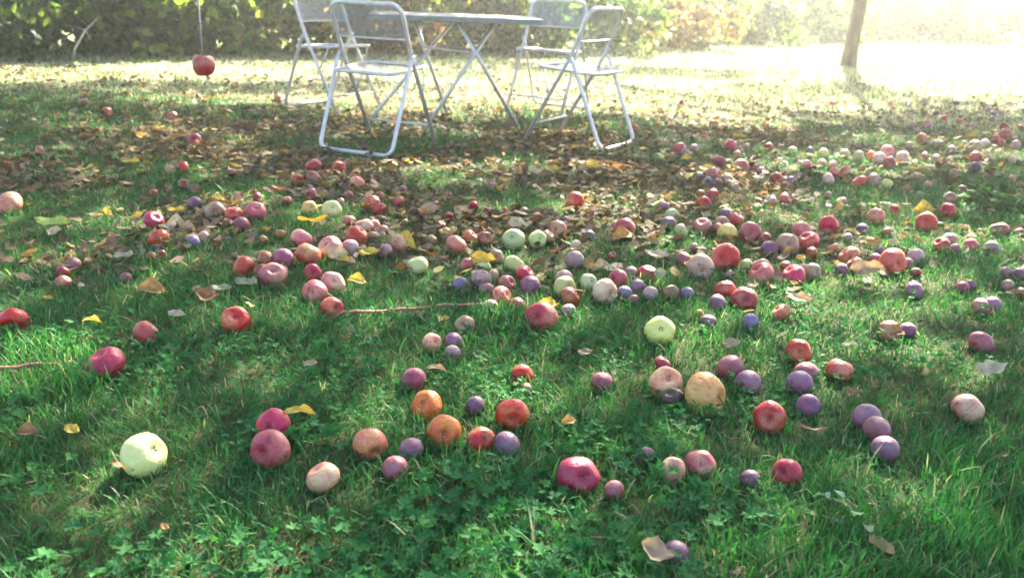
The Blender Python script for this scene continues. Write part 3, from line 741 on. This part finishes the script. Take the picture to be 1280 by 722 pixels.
# ---------------------------------------------------------------- grass
fx = np.array([f_['P'].x for f_ in fruits]); fy = np.array([f_['P'].y for f_ in fruits]); fD = np.array([f_['D'] for f_ in fruits])
def clear_of_fruit(x, y, k=.35):
    ok = np.ones(len(x), bool)
    for a, b, d in zip(fx, fy, fD): ok &= (x - a) ** 2 + (y - b) ** 2 > (d * k) ** 2
    return ok
def wedge(y0, y1, dens, extra=.5):
    SL = .72; extra = extra + .75
    A = (y1 - y0) * 2 * ((SL * (y0 + y1) / 2) + extra); n = int(A * dens)
    t = rng.random(n); hw0, hw1 = SL * y0 + extra, SL * y1 + extra
    # width grows with y
    y = y0 + (y1 - y0) * (np.sqrt(hw0 ** 2 + t * (hw1 ** 2 - hw0 ** 2)) - hw0) / (hw1 - hw0)
    x = rng.uniform(-1, 1, n) * (SL * y + extra)
    return x, y
def litterness(x, y):
    """0..1: how much the ground is covered with fallen leaves instead of grass"""
    px, py = proj(np.stack([x, y, np.zeros_like(x)], -1))
    d = np.exp(-((px - 400) / 430) ** 2 - ((py - 245) / 105) ** 2) + .45 * np.exp(-((px - 980) / 330) ** 2 - ((py - 235) / 80) ** 2) + .7*np.exp(-((px - 620) / 260) ** 2 - ((py - 190) / 40) ** 2)
    d = d * np.clip((py - 112) / 40, .06, 1)
    return np.clip(d, 0, 1) * np.clip(.55 + (noise2(x, y, .4, 31) - .5) * 1.8, 0, 1.2)
GV = []; GC = []
for y0, y1, dens, wd, h0, h1 in [(.95, 1.7, 27000, .0025, .018, .055), (1.7, 2.6, 18000, .0028, .018, .05), (2.6, 4.2, 8500, .0036, .016, .048), (4.2, 7, 3600, .0055, .015, .042), (7, 12, 1100, .010, .02, .05), (12, 26, 170, .026, .03, .07)]:
    x, y = wedge(y0, y1, dens, .45)
    nest_ = [(f_['P'].x, f_['P'].y, f_['D']) for f_ in fruits if y0 <= f_['P'].y < y1 and f_['w'] > 9]
    if nest_:
        q_ = np.array(nest_)[rng.integers(0, len(nest_), len(nest_) * 34)]; a_ = rng.uniform(0, 2 * np.pi, len(q_)); r_ = q_[:, 2] * rng.uniform(.36, .62, len(q_))
        x = np.concatenate([x, q_[:, 0] + np.cos(a_) * r_]); y = np.concatenate([y, q_[:, 1] + np.sin(a_) * r_])
    tuft = noise2(x, y, .16, 41); big = noise2(x, y, .55, 42)
    lt = litterness(x, y)
    keep = (rng.random(len(x)) < (.62 + .6 * tuft) * (1 - .86 * np.clip(lt, 0, 1))) & clear_of_fruit(x, y)
    x, y, tuft, big, lt = x[keep], y[keep], tuft[keep], big[keep], lt[keep]; n = len(x)
    h = (h0 + (h1 - h0) * (rng.random(n) ** 1.6)) * (.68 + .62 * big) * (.75 + .5 * tuft)
    long_ = rng.random(n) < .012; h[long_] *= 1.7
    a = rng.uniform(0, 2 * np.pi, n); lean = rng.uniform(.15, 1.15, n) * h
    pxb, pyb = proj(np.stack([x, y, np.zeros(n)], -1))
    # tall bright tufts: far left sun patch, right foreground corner
    for cx, cy_, rx, ry, k in [(50, 470, 90, 40, 1.6), (1235, 610, 90, 120, 1.3), (1080, 690, 200, 50, 1.15), (640, 400, 45, 20, 1.3), (500,195,60,10,1.5)]:
        mm = ((pxb - cx) / rx) ** 2 + ((pyb - cy_) / ry) ** 2 < 1; h[mm] *= k
    dx, dy = np.cos(a), np.sin(a); b = a + np.pi / 2 + rng.normal(0, .5, n); wx, wy = np.cos(b), np.sin(b)
    wv = wd * rng.uniform(.55, 1.5, n) * np.where(long_, 1.5, 1)
    wv = np.where(rng.random(n) < .3, wv * .45, wv)
    gz = ground_z(x, y) - .006
    V = np.zeros((n, 7, 3))
    for q, (t, ws) in enumerate([(0, .8), (.42, 1), (.78, .7)]):
        off = lean * t ** 1.9; hz = h * (t - .28 * t * t * (lean / h))
        for s_, kk in ((-1, 0), (1, 1)):
            V[:, q * 2 + kk, 0] = x + dx * off + s_ * wx * wv * ws * .5
            V[:, q * 2 + kk, 1] = y + dy * off + s_ * wy * wv * ws * .5
            V[:, q * 2 + kk, 2] = gz + hz
    V[:, 6, 0] = x + dx * lean; V[:, 6, 1] = y + dy * lean; V[:, 6, 2] = gz + h * (1 - .28 * lean / h)
    t = rng.random(n)[:, None]; p = np.clip(noise2(x, y, .45, 43) * 1.4 - .2 + rng.normal(0, .15, n), 0, 1)[:, None]
    c = np.array([[.024, .115, .032]]) * (1 - p) + np.array([[.045, .148, .036]]) * p
    c = c * (.7 + .7 * t)
    dry = rng.random(n) < (.07 + .25 * lt + .10 * (y > 5) + .48 * (y > 6.4)); c[dry] = np.where(y[dry, None] > 6, np.array([[.56, .50, .36]]), np.array([[.33, .30, .18]])) * rng.uniform(.5, 1.15, (dry.sum(), 1))  # dry stalks; the many near-white far ones carry sunlight in their colour
    GV.append(V); GC.append(c)
GV = np.concatenate(GV); GC = np.concatenate(GC)
print('blades', len(GV))
tag(np_mesh('grass', GV, 7, [(0, 1, 3, 2), (2, 3, 5, 4), (4, 5, 6)], M_grass, GC), 'green lawn grass with dry stalks growing through fallen leaves', 'grass', kind='stuff')

# ---------------------------------------------------------------- low weeds with lobed leaves
def weeds():
    x, y = wedge(.95, 3.3, 3300, .4)
    px, py = proj(np.stack([x, y, np.zeros_like(x)], -1))
    cl = noise2(x, y, .22, 51)
    dens = np.clip((cl - .48) * 3.2, 0, .8) * np.clip((py - 330) / 160, 0, 1) * (1 - .5 * np.clip((px - 950) / 200, 0, 1))
    k = (rng.random(len(x)) < dens) & clear_of_fruit(x, y, .46); x, y = x[k], y[k]; n = len(x)
    s = rng.uniform(.006, .015, n) * (1 + .35 * (y < 1.6)); nv = 16
    ang = np.linspace(0, 2 * np.pi, nv - 1, endpoint=False)
    prof = np.array([1, .70, .92, .42, .97, .66, .9, .30, .25, .9, .66, .97, .42, .92, .70])
    tilt = rng.normal(size=(n, 3)) * .35 + np.array([[0, -.15, 1]]); Nn = tilt / np.linalg.norm(tilt, axis=1, keepdims=True)
    b = rng.normal(size=(n, 3)); T = np.cross(Nn, b); T /= np.linalg.norm(T, axis=1, keepdims=True); B = np.cross(Nn, T)
    C = np.stack([x, y, ground_z(x, y) + rng.uniform(.010, .038, n)], 1)
    V = np.zeros((n, nv, 3)); V[:, 0] = C - Nn * s[:, None] * .18
    for q in range(nv - 1):
        V[:, q + 1] = C + (T * math.cos(ang[q]) + B * math.sin(ang[q])) * (s * prof[q])[:, None] + Nn * (s * rng.uniform(-.12, .12, n))[:, None]
    t = rng.random(n)[:, None]; c = np.array([[.022, .10, .032]]) * (1 - t) + np.array([[.045, .15, .04]]) * t
    faces = [(0, 1 + q, 1 + (q + 1) % (nv - 1)) for q in range(nv - 1)]
    print('weeds', n)
    tag(np_mesh('low_weeds', V, nv, faces, M_weed, c, False), 'low lobed weed leaves spreading between the grass blades', 'ground cover', kind='stuff')
weeds()

# ---------------------------------------------------------------- fallen leaves
LEAFC = {'y': ((.44, .31, .05), 'yellow'), 'o': ((.36, .19, .06), 'orange'), 'b': ((.18, .09, .045), 'brown'), 't': ((.30, .21, .13), 'tan'),
         'c': ((.38, .31, .21), 'cream'), 'g': ((.20, .23, .15), 'grey green'), 'd': ((.07, .05, .055), 'dark grey'), 'v': ((.33, .40, .10), 'yellow green')}
def leaf_shape(nx=5, ny=7, asp=.58, curl=.25, fold=.2, seed=0):
    r_ = random.Random(seed); V = []
    tw = r_.uniform(-.5, .5)
    for j in range(ny):
        t = j / (ny - 1); wdt = asp * .5 * (math.sin(math.pi * t ** .8) ** .75 + .02) * (1 + .16 * math.sin(11 * t + seed) + .10 * math.sin(23 * t + 2 * seed))
        for i in range(nx):
            s = (i / (nx - 1) - .5) * 2
            V.append((t - .5, s * wdt, fold * abs(s) * wdt + curl * (t - .5) ** 2 + tw * s * wdt * (t - .5) + .05 * math.sin(7 * t + 3 * s + seed)))
    F_ = [(j * nx + i, j * nx + i + 1, (j + 1) * nx + i + 1, (j + 1) * nx + i) for j in range(ny - 1) for i in range(nx - 1)]
    return np.array(V), F_
def litter():
    Vs = []; Cs = []; 
    for (y0, y1, dens) in [(1.0, 2.4, 60), (2.4, 5, 1050), (5, 8, 750), (8, 14, 45)]:
        x, y = wedge(y0, y1, dens, .5); lt = litterness(x, y)
        k = rng.random(len(x)) < np.clip(lt * 1.15 + .05 + .10 * (y > 5), 0, 1); k &= clear_of_fruit(x, y, .5)
        Vs.append(np.stack([x[k], y[k]], 1))
    XY = np.concatenate(Vs); n = len(XY); print('litter', n)
    shp, F_ = leaf_shape(3, 5); m_ = len(shp); V = np.zeros((n, m_, 3)); 
    a = rng.uniform(0, 6.28, n); s = rng.uniform(.022, .068, n)
    tilt = rng.normal(size=(n, 3)) * .33 + np.array([[0, 0, 1]]); Nn = tilt / np.linalg.norm(tilt, axis=1, keepdims=True)
    T = np.stack([np.cos(a), np.sin(a), np.zeros(n)], 1); B = np.cross(Nn, T); B /= np.linalg.norm(B, axis=1, keepdims=True); T = np.cross(B, Nn)
    C = np.stack([XY[:, 0], XY[:, 1], ground_z(XY[:, 0], XY[:, 1]) + rng.uniform(.006, .028, n)], 1)
    cu_ = rng.uniform(-1, 2.5, n)
    for q in range(m_):
        V[:, q] = C + T * (s * shp[q, 0])[:, None] + B * (s * shp[q, 1])[:, None] + Nn * (s * shp[q, 2] * cu_)[:, None]
    pal = np.array([(.30, .22, .07), (.17, .11, .07), (.14, .11, .07), (.11, .09, .05), (.15, .09, .045), (.12, .08, .05), (.26, .19, .11), (.20, .15, .07), (.30, .22, .14), (.10, .065, .04), (.17, .15, .05), (.34, .26, .19), (.24, .14, .10), (.20, .13, .09), (.13, .10, .05), (.28, .22, .07), (.17, .11, .06)]); cc = pal[rng.integers(0, len(pal), n)] * rng.uniform(.45, 1.1, (n, 1))
    tag(np_mesh('leaf_litter', V, m_, F_, M_litter, cc), 'carpet of small dry brown and yellow leaves under the trees', 'leaf litter', kind='stuff')
litter()
LV = """y 391 281 36 4;y 163 199 24 0;c 157 324 30 0;c 219 287 36 2;y 115 407 28 6;c 222 402 22 1;y 92 547 24 1;b 150 592 24 4;y 375 524 38 6;b 36 549 26 2;t 819 710 42 3;d 1013 543 36 4
c 1237 468 40 1;g 946 497 1 0;y 447 351 24 2;y 462 318 26 1;y 505 303 34 2;y 605 325 30 5;c 650 281 30 3;c 1062 433 20 6;t 914 433 26 1;y 992 354 12 1;c 991 362 16 0;t 1082 340 38 5;y 1158 259 30 2
o 1092 303 24 1;c 1120 300 16 2;g 310 359 34 0;b 262 383 30 3;o 190 364 36 2;y 133 262 14 1;y 131 264 20 2;v 66 275 44 0;c 70 287 22 3;y 221 264 22 0;y 275 306 1 0;c 452 313 16 6;c 423 325 26 7
y 430 328 18 2;y 688 376 26 3;y 918 208 20 1;y 925 168 16 1;y 858 197 16 2;g 824 344 18 7;t 753 330 26 2;c 765 333 20 1;o 779 293 30 2;c 820 316 32 0;t 997 381 38 0;y 884 208 20 1;g 311 410 1 0
t 731 442 20 1;o 207 665 14 1;c 103 362 10 5;y 60 371 12 1;v 1250 240 1 0;y 690 213 24 1;y 740 208 18 2;c 670 216 20 3;c 880 346 1 0;y 1217 170 18 1;y 1105 230 1 0;b 1122 420 24 2;o 711 533 20 2
t 545 466 26 6;b 1250 577 22 4;b 1062 494 18 3;g 277 366 24 0;b 430 428 18 4;t 389 463 20 1;y 165 201 1 0;c 262 305 1 0;o 530 263 18 1;y 560 288 22 1;t 540 262 28 3;t 235 289 20 2;y 275 252 12 2"""
mesh_l = {}
def lmesh(c, v):
    if (c, v) not in mesh_l:
        shp, F_ = leaf_shape(7, 9, .5 + .05 * (v % 4), [.55, .4, -.45, .8][v % 4], [.4, .2, .6][v % 3], v)
        me = bpy.data.meshes.new('fallen_leaf'); me.from_pydata([tuple(q) for q in shp], [], F_); me.materials.append(LM[c])
        me.polygons.foreach_set('use_smooth', [True] * len(F_)); me.update(); mesh_l[(c, v)] = me
    return mesh_l[(c, v)]
LM = {k: leaf_mat('leaf_' + v[1].replace(' ', '_'), .3, .6, base=v[0], spec=.2, var=.75, tint=(1.2, 1.05, .6)) for k, v in LEAFC.items()}
lseen = {}
pos_word = ['flat', 'curled', 'upturned', 'cupped', 'slanting', 'folded', 'long narrow', 'upright']
for line in LV.replace('\n', ';').split(';'):
    c, x, y, w_, v = line.split(); x, y, w_, v = float(x), float(y), float(w_), int(v)
    if w_ < 5: continue
    P = at(x, y, .03); L_ = w_ * depth(P) / FOC * 1.05; L_ = min(L_, .12)
    o = link_mesh('fallen_leaf', lmesh(c, v)); P.z = float(ground_z(P.x, P.y)) + .022 + .012 * (v in (5, 7)) + (.03 if y > 380 else .008); o.location = P
    tilt = {0: .25, 1: .35, 2: .5, 3: .4, 4: -.5, 5: .7, 6: .3, 7: 1.1}[v]
    o.rotation_euler = (tilt, random.uniform(-.2, .2), random.uniform(-.5, .5) + (math.pi if random.random() < .5 else 0) * 0)
    o.scale = (L_, L_ * (.55 if v == 6 else 1), L_)
    fs = sorted(fruits, key=lambda g: math.hypot(g['x'] - x, (g['y'] - y) * 1.4) - (40 if 'short' in g else 0))
    for g in fs:
        if 'short' not in g: continue
        dx, dy = x - g['x'], y - g['y']; q = 'just ' if math.hypot(dx, dy) < 1.7 * g['w'] else ''
        lb = '%s %s leaf %s%s the %s' % (pos_word[v], LEAFC[c][1], q, dirword(dx, dy), g['short'])
        if lb not in lseen: break
    lseen[lb] = 1
    tag(o, lb, 'leaf', 'fallen leaves lying on the grass')

# ---------------------------------------------------------------- leafy weed at the right, tufts
def leafy_plant(name, px, py, nleaf, size, hgt, label, colr, spread=.16):
    P = at(px, py); P.z = float(ground_z(P.x, P.y)); root = empty(name, P); tag(root, label, 'plant')
    shp, F_ = leaf_shape(5, 7, .55, -.5, .3, 3); m_ = len(shp); V = np.zeros((nleaf, m_, 3)); mb = MB()
    for i in range(nleaf):
        a = random.uniform(0, 6.28); el = random.uniform(.25, 1.1); d = Vector((math.cos(a) * math.cos(el), math.sin(a) * math.cos(el), math.sin(el)))
        base = Vector((random.gauss(0, spread * .35), random.gauss(0, spread * .35), 0)); tip = base + d * hgt * random.uniform(.4, 1)
        s = size * random.uniform(.6, 1.2); T = (d + Vector((0, 0, -.5))).normalized(); B = T.cross(Vector((0, 0, 1))).normalized(); N_ = B.cross(T)
        for q in range(m_): V[i, q] = tip + T * (shp[q, 0] + .5) * s + B * shp[q, 1] * s + N_ * shp[q, 2] * s
        mb.tube([base, base.lerp(tip, .5) + Vector((0, 0, .01)), tip], [.003, .0025, .002], 5)
    c = np.array([colr]) * rng.uniform(.6, 1.4, (nleaf, 1))
    np_mesh('foliage', V, m_, F_, M_weed, c, True, root); mb.build('stems', M_weed_stem, root)
M_weed_stem = flat_mat('weed_stem', (.10, .16, .05))
leafy_plant('leafy_weed', 1245, 258, 46, .075, .13, 'dark green broad leafed weed clump near the right edge', (.05, .13, .03))
leafy_plant('leafy_weed', 1062, 652, 9, .034, .05, 'pale silvery lobed weed leaf cluster in the right foreground grass', (.22, .32, .20), .05)

# ---------------------------------------------------------------- hedge shrubs at the back
def shrub(name, px, py, wid, dep, hgt, nl, size, pal, label, stems=9, shell=.55, off=0):
    hgt *= .56; nl = int(nl * .46); size *= 1.3
    P = at(px, py); P = Vector((P.x, P.y + off, float(ground_z(P.x, P.y + off)))); root = empty(name, P)
    tag(root, label, 'shrub', 'shrubs along the back of the lawn')
    # foliage in clumps around branch ends
    nc = 60; cc = rng.normal(size=(nc, 3)); cc /= np.linalg.norm(cc, axis=1, keepdims=True); rad = rng.uniform(shell, 1.0, nc)[:, None]
    cc = cc * rad * np.array([[wid / 2, dep / 2, hgt / 2]]) + np.array([[0, 0, hgt / 2]]); cc[:, 2] = np.clip(cc[:, 2], .05, None)
    # more clumps low on the side facing the lawn
    low = np.stack([rng.uniform(-wid / 2, wid / 2, 45), -dep / 2 * rng.uniform(.35, .95, 45), rng.uniform(.03, .9, 45)], 1); cc = np.concatenate([cc, low])
    ci = rng.integers(0, len(cc), nl); cs = rng.uniform(.6, 1.3, len(cc))
    C = cc[ci] + rng.normal(size=(nl, 3)) * (np.array([[.13, .12, .09]]) * cs[ci][:, None]); C[:, 2] = np.abs(C[:, 2]) + .01
    V = leaf_quads(C, size, up=np.array([[0, -.3, .7]]), asp=.7)
    pal = np.array(pal); pc = rng.integers(0, len(pal), len(cc)); base = pal[pc[ci]] * rng.uniform(.45, 1.6, len(cc))[ci][:, None]
    alt = rng.random(nl) < .3; base[alt] = pal[rng.integers(0, len(pal), alt.sum())]
    c = base * rng.uniform(.5, 1.5, (nl, 1))
    np_mesh('foliage', V, 6, LF, M_hedge, c, False, root)
    mb = MB()
    for k in range(stems):
        e = Vector(cc[rng.integers(0, 60)]); s0 = Vector((random.gauss(0, wid * .12), random.gauss(0, .1), -.05)); md = s0.lerp(e, .5) + Vector((random.gauss(0, .08), random.gauss(0, .08), .1))
        mb.tube([s0, md, e], [.016, .011, .004], 6)
    mb.build('stems', M_bark, root)
DG = [(.024, .060, .008), (.034, .085, .012), (.018, .042, .006), (.07, .11, .015)]
YG = [(.20, .24, .04), (.36, .30, .06), (.13, .19, .03), (.06, .09, .02)]
BR = [(.17, .08, .05), (.22, .12, .06), (.12, .07, .04), (.26, .17, .07)]
LG = [(.10, .19, .05), (.14, .24, .07), (.08, .14, .04)]
PG = [(.26, .32, .16), (.34, .38, .20), (.18, .24, .10)]
shrub('ivy_shrub', -60, 66, 2.6, 1.6, 2.3, 9000, .08, DG + YG[2:3] + DG, 'dark ivy covered shrub at the left edge of the lawn')
shrub('ivy_shrub', 95, 66, 2.4, 1.5, 2.2, 9000, .09, DG + YG[2:3], 'dark green shrub with a pale broken twig in front', off=.3)
shrub('maple_shrub', 215, 68, 1.6, 1.2, 2.0, 5200, .10, [YG[2], DG[0], DG[1], YG[0]], 'shrub with sunlit yellow green leaves left of the hanging apple', off=.5)
shrub('ivy_shrub', 320, 66, 2.2, 1.5, 2.3, 7500, .085, [DG[0], DG[1], YG[2], BR[3]], 'dark shrub with orange tinted leaves behind the hanging apple', off=.7)
shrub('red_stemmed_shrub', 450, 68, 1.9, 1.3, 2.1, 6000, .075, [BR[0], BR[1], BR[2], DG[1]], 'reddish brown shrub behind the nearest folding chair', 16, off=.8)
shrub('maple_shrub', 560, 66, 2.2, 1.6, 2.2, 6500, .10, [YG[0], YG[1], YG[2], BR[3]], 'yellow and green leafed shrub behind the table top', off=1.0)
shrub('dark_shrub', 640, 68, 1.8, 1.2, 1.9, 6000, .08, DG + LG[:1], 'dark green shrub low behind the table legs', off=.6)
shrub('holly_shrub', 735, 64, 2.4, 1.6, 2.2, 7500, .085, [LG[0], LG[2], DG[1], PG[0]], 'mid green shrub behind the right folding chair', off=.4)
shrub('dry_shrub', 830, 58, 2.4, 1.5, 2.3, 6500, .08, [BR[0], BR[1], BR[3], YG[0]], 'brown leafed shrub right of the folding chairs', 14)
shrub('holly_shrub', 905, 52, 2.6, 1.8, 2.4, 7000, .10, [LG[0], LG[2], DG[1], PG[2]], 'green shrub left of a brighter green shrub beyond the lawn')
shrub('bright_shrub', 990, 50, 3.0, 1.8, 2.5, 7500, .10, LG, 'bright green shrub just left of the slim tree trunk')
shrub('dry_shrub', 1075, 44, 2.4, 1.6, 2.3, 4500, .10, [BR[3], BR[1], PG[0]], 'pale pinkish shrub right behind the slim tree trunk')
shrub('pale_shrub', 1135, 50, 3.3, 2.2, 2.5, 9000, .12, PG, 'rounded pale leafed shrub right of the slim tree trunk')
shrub('dry_shrub', 1235, 52, 3.2, 2.0, 2.6, 8000, .11, [BR[0], BR[2], BR[3], (.13, .12, .07)], 'greyish brown shrub at the right edge of the lawn', 14)
shrub('dry_shrub', 1340, 54, 3.6, 2.2, 2.6, 8000, .11, [BR[3], PG[2], BR[2]], 'brown and pale shrub beyond the right edge')
# far tall hedge behind the shrubs closing the garden
def far_hedge():
    A = Vector((-9.5, 9.5, 0)); Bq = Vector((24, 33, 0)); n = 26000; t = rng.random(n)
    d = (Bq - A); nrm = Vector((-d.y, d.x, 0)).normalized()
    X = A.x + d.x * t + nrm.x * (3.3 + rng.normal(0, .35, n)); Y = A.y + d.y * t + nrm.y * (3.3 + rng.normal(0, .35, n)); Z = np.abs(rng.uniform(0, 1.5, n))
    root = empty('tall_hedge', (A.x, A.y, 0)); tag(root, 'tall dense dark hedge closing the garden behind the shrubs', 'hedge')
    C = np.stack([X - A.x, Y - A.y, Z], 1); V = leaf_quads(C, .17, asp=.8)
    pal = np.array(DG + [LG[2], YG[2]]); c = pal[rng.integers(0, len(pal), n)] * rng.uniform(.6, 1.3, (n, 1))
    np_mesh('foliage', V, 6, LF, M_hedge, c, False, root)
    mb = MB()
    for k in range(40):
        q = Vector((d.x, d.y, 0)) * ((k + .5) / 40) + nrm * 3.3; mb.tube([q + Vector((0, 0, -.1)), q + Vector((.05, .03, .8)), q + Vector((0, 0, 1.45))], [.04, .03, .015], 6)
    mb.build('stems', M_bark, root)
far_hedge()
# pale broken twig leaning in front of the left shrub
a, b = at(98, 50, .35), at(75, 47, .3)
p0 = ray(74 + 20, 60, 8.2); p1 = ray(107, 38, 8.2); p2 = ray(124, 21, 8.4)
tw = MB().tube([Vector((p0.x - .1, p0.y + .1, float(ground_z(p0.x, p0.y)))), p0, p1, p2], [.010, .012, .009, .004], 6).tube([p1, p1 + Vector((.03, 0, -.07))], [.006, .003], 5).tube([p1, p1 + Vector((-.10, .0, .03))], [.005, .002], 5)
tag(tw.build('broken_twig', M_twig), 'pale broken twig standing before the dark shrub at upper left', 'twig')

# ---------------------------------------------------------------- slim tree on the right
def slim_tree():
    P = at(1060, 83); root = empty('slim_tree', P); tag(root, 'slim brown tree trunk with mossy foot on the sunlit lawn at right', 'tree')
    mb = MB(); mb.tube([(0, 0, -.1), (0, 0, .03), (.0, 0, .25), (.015, 0, .7), (.03, 0, 1.3), (.0, 0, 2.2), (.05, 0, 3.2)], [.17, .12, .10, .092, .098, .085, .05], 14)
    ends = []
    for k in range(16):
        a = k * 2.4; z0 = 1.7 + .05 * k; e = Vector((math.cos(a) * random.uniform(.5, 1.1), math.sin(a) * random.uniform(.5, 1.1), z0 + random.uniform(.6, 1.3))); ends.append(e)
        s0 = Vector((.02, 0, z0)); mb.tube([s0, s0.lerp(e, .5) + Vector((0, 0, .15)), e], [.035, .022, .006], 7)
    mb.build('trunk', M_trunk, root)
    E = np.array([e[:] for e in ends]); n = 2600; C = E[rng.integers(0, len(E), n)] + rng.normal(size=(n, 3)) * np.array([[.33, .33, .28]])
    V = leaf_quads(C, .08); g = rng.random(n)[:, None]; c = np.array([[.06, .10, .025]]) * (1 - g) + np.array([[.16, .17, .04]]) * g
    np_mesh('crown', V, 6, LF, M_crown, c, False, root)
M_trunk = bark_mat('mossy_bark', (.06, .055, .03), (.15, .115, .075), 18)
slim_tree()

# ---------------------------------------------------------------- glare veil: scattering volume added in place of stray light in the lens
def glare_veil():
    mb = MB().box((0, 0, 3.0), (170, 170, 9.0)); m_ = bpy.data.materials.new('glare_veil'); m_.use_nodes = True; N = m_.node_tree.nodes; N.clear()
    out = N.new('ShaderNodeOutputMaterial'); pv = N.new('ShaderNodeVolumePrincipled')
    pv.inputs['Color'].default_value = (1, .98, .93, 1); pv.inputs['Density'].default_value = VEIL_D; pv.inputs['Anisotropy'].default_value = .79
    m_.node_tree.links.new(pv.outputs[0], out.inputs['Volume'])
    o = mb.build('glare_veil', m_, None, False); tag(o, 'thin scattering volume added to veil the distance like lens glare', 'glare_veil', kind='stuff')
VEIL_D = .0060
glare_veil()
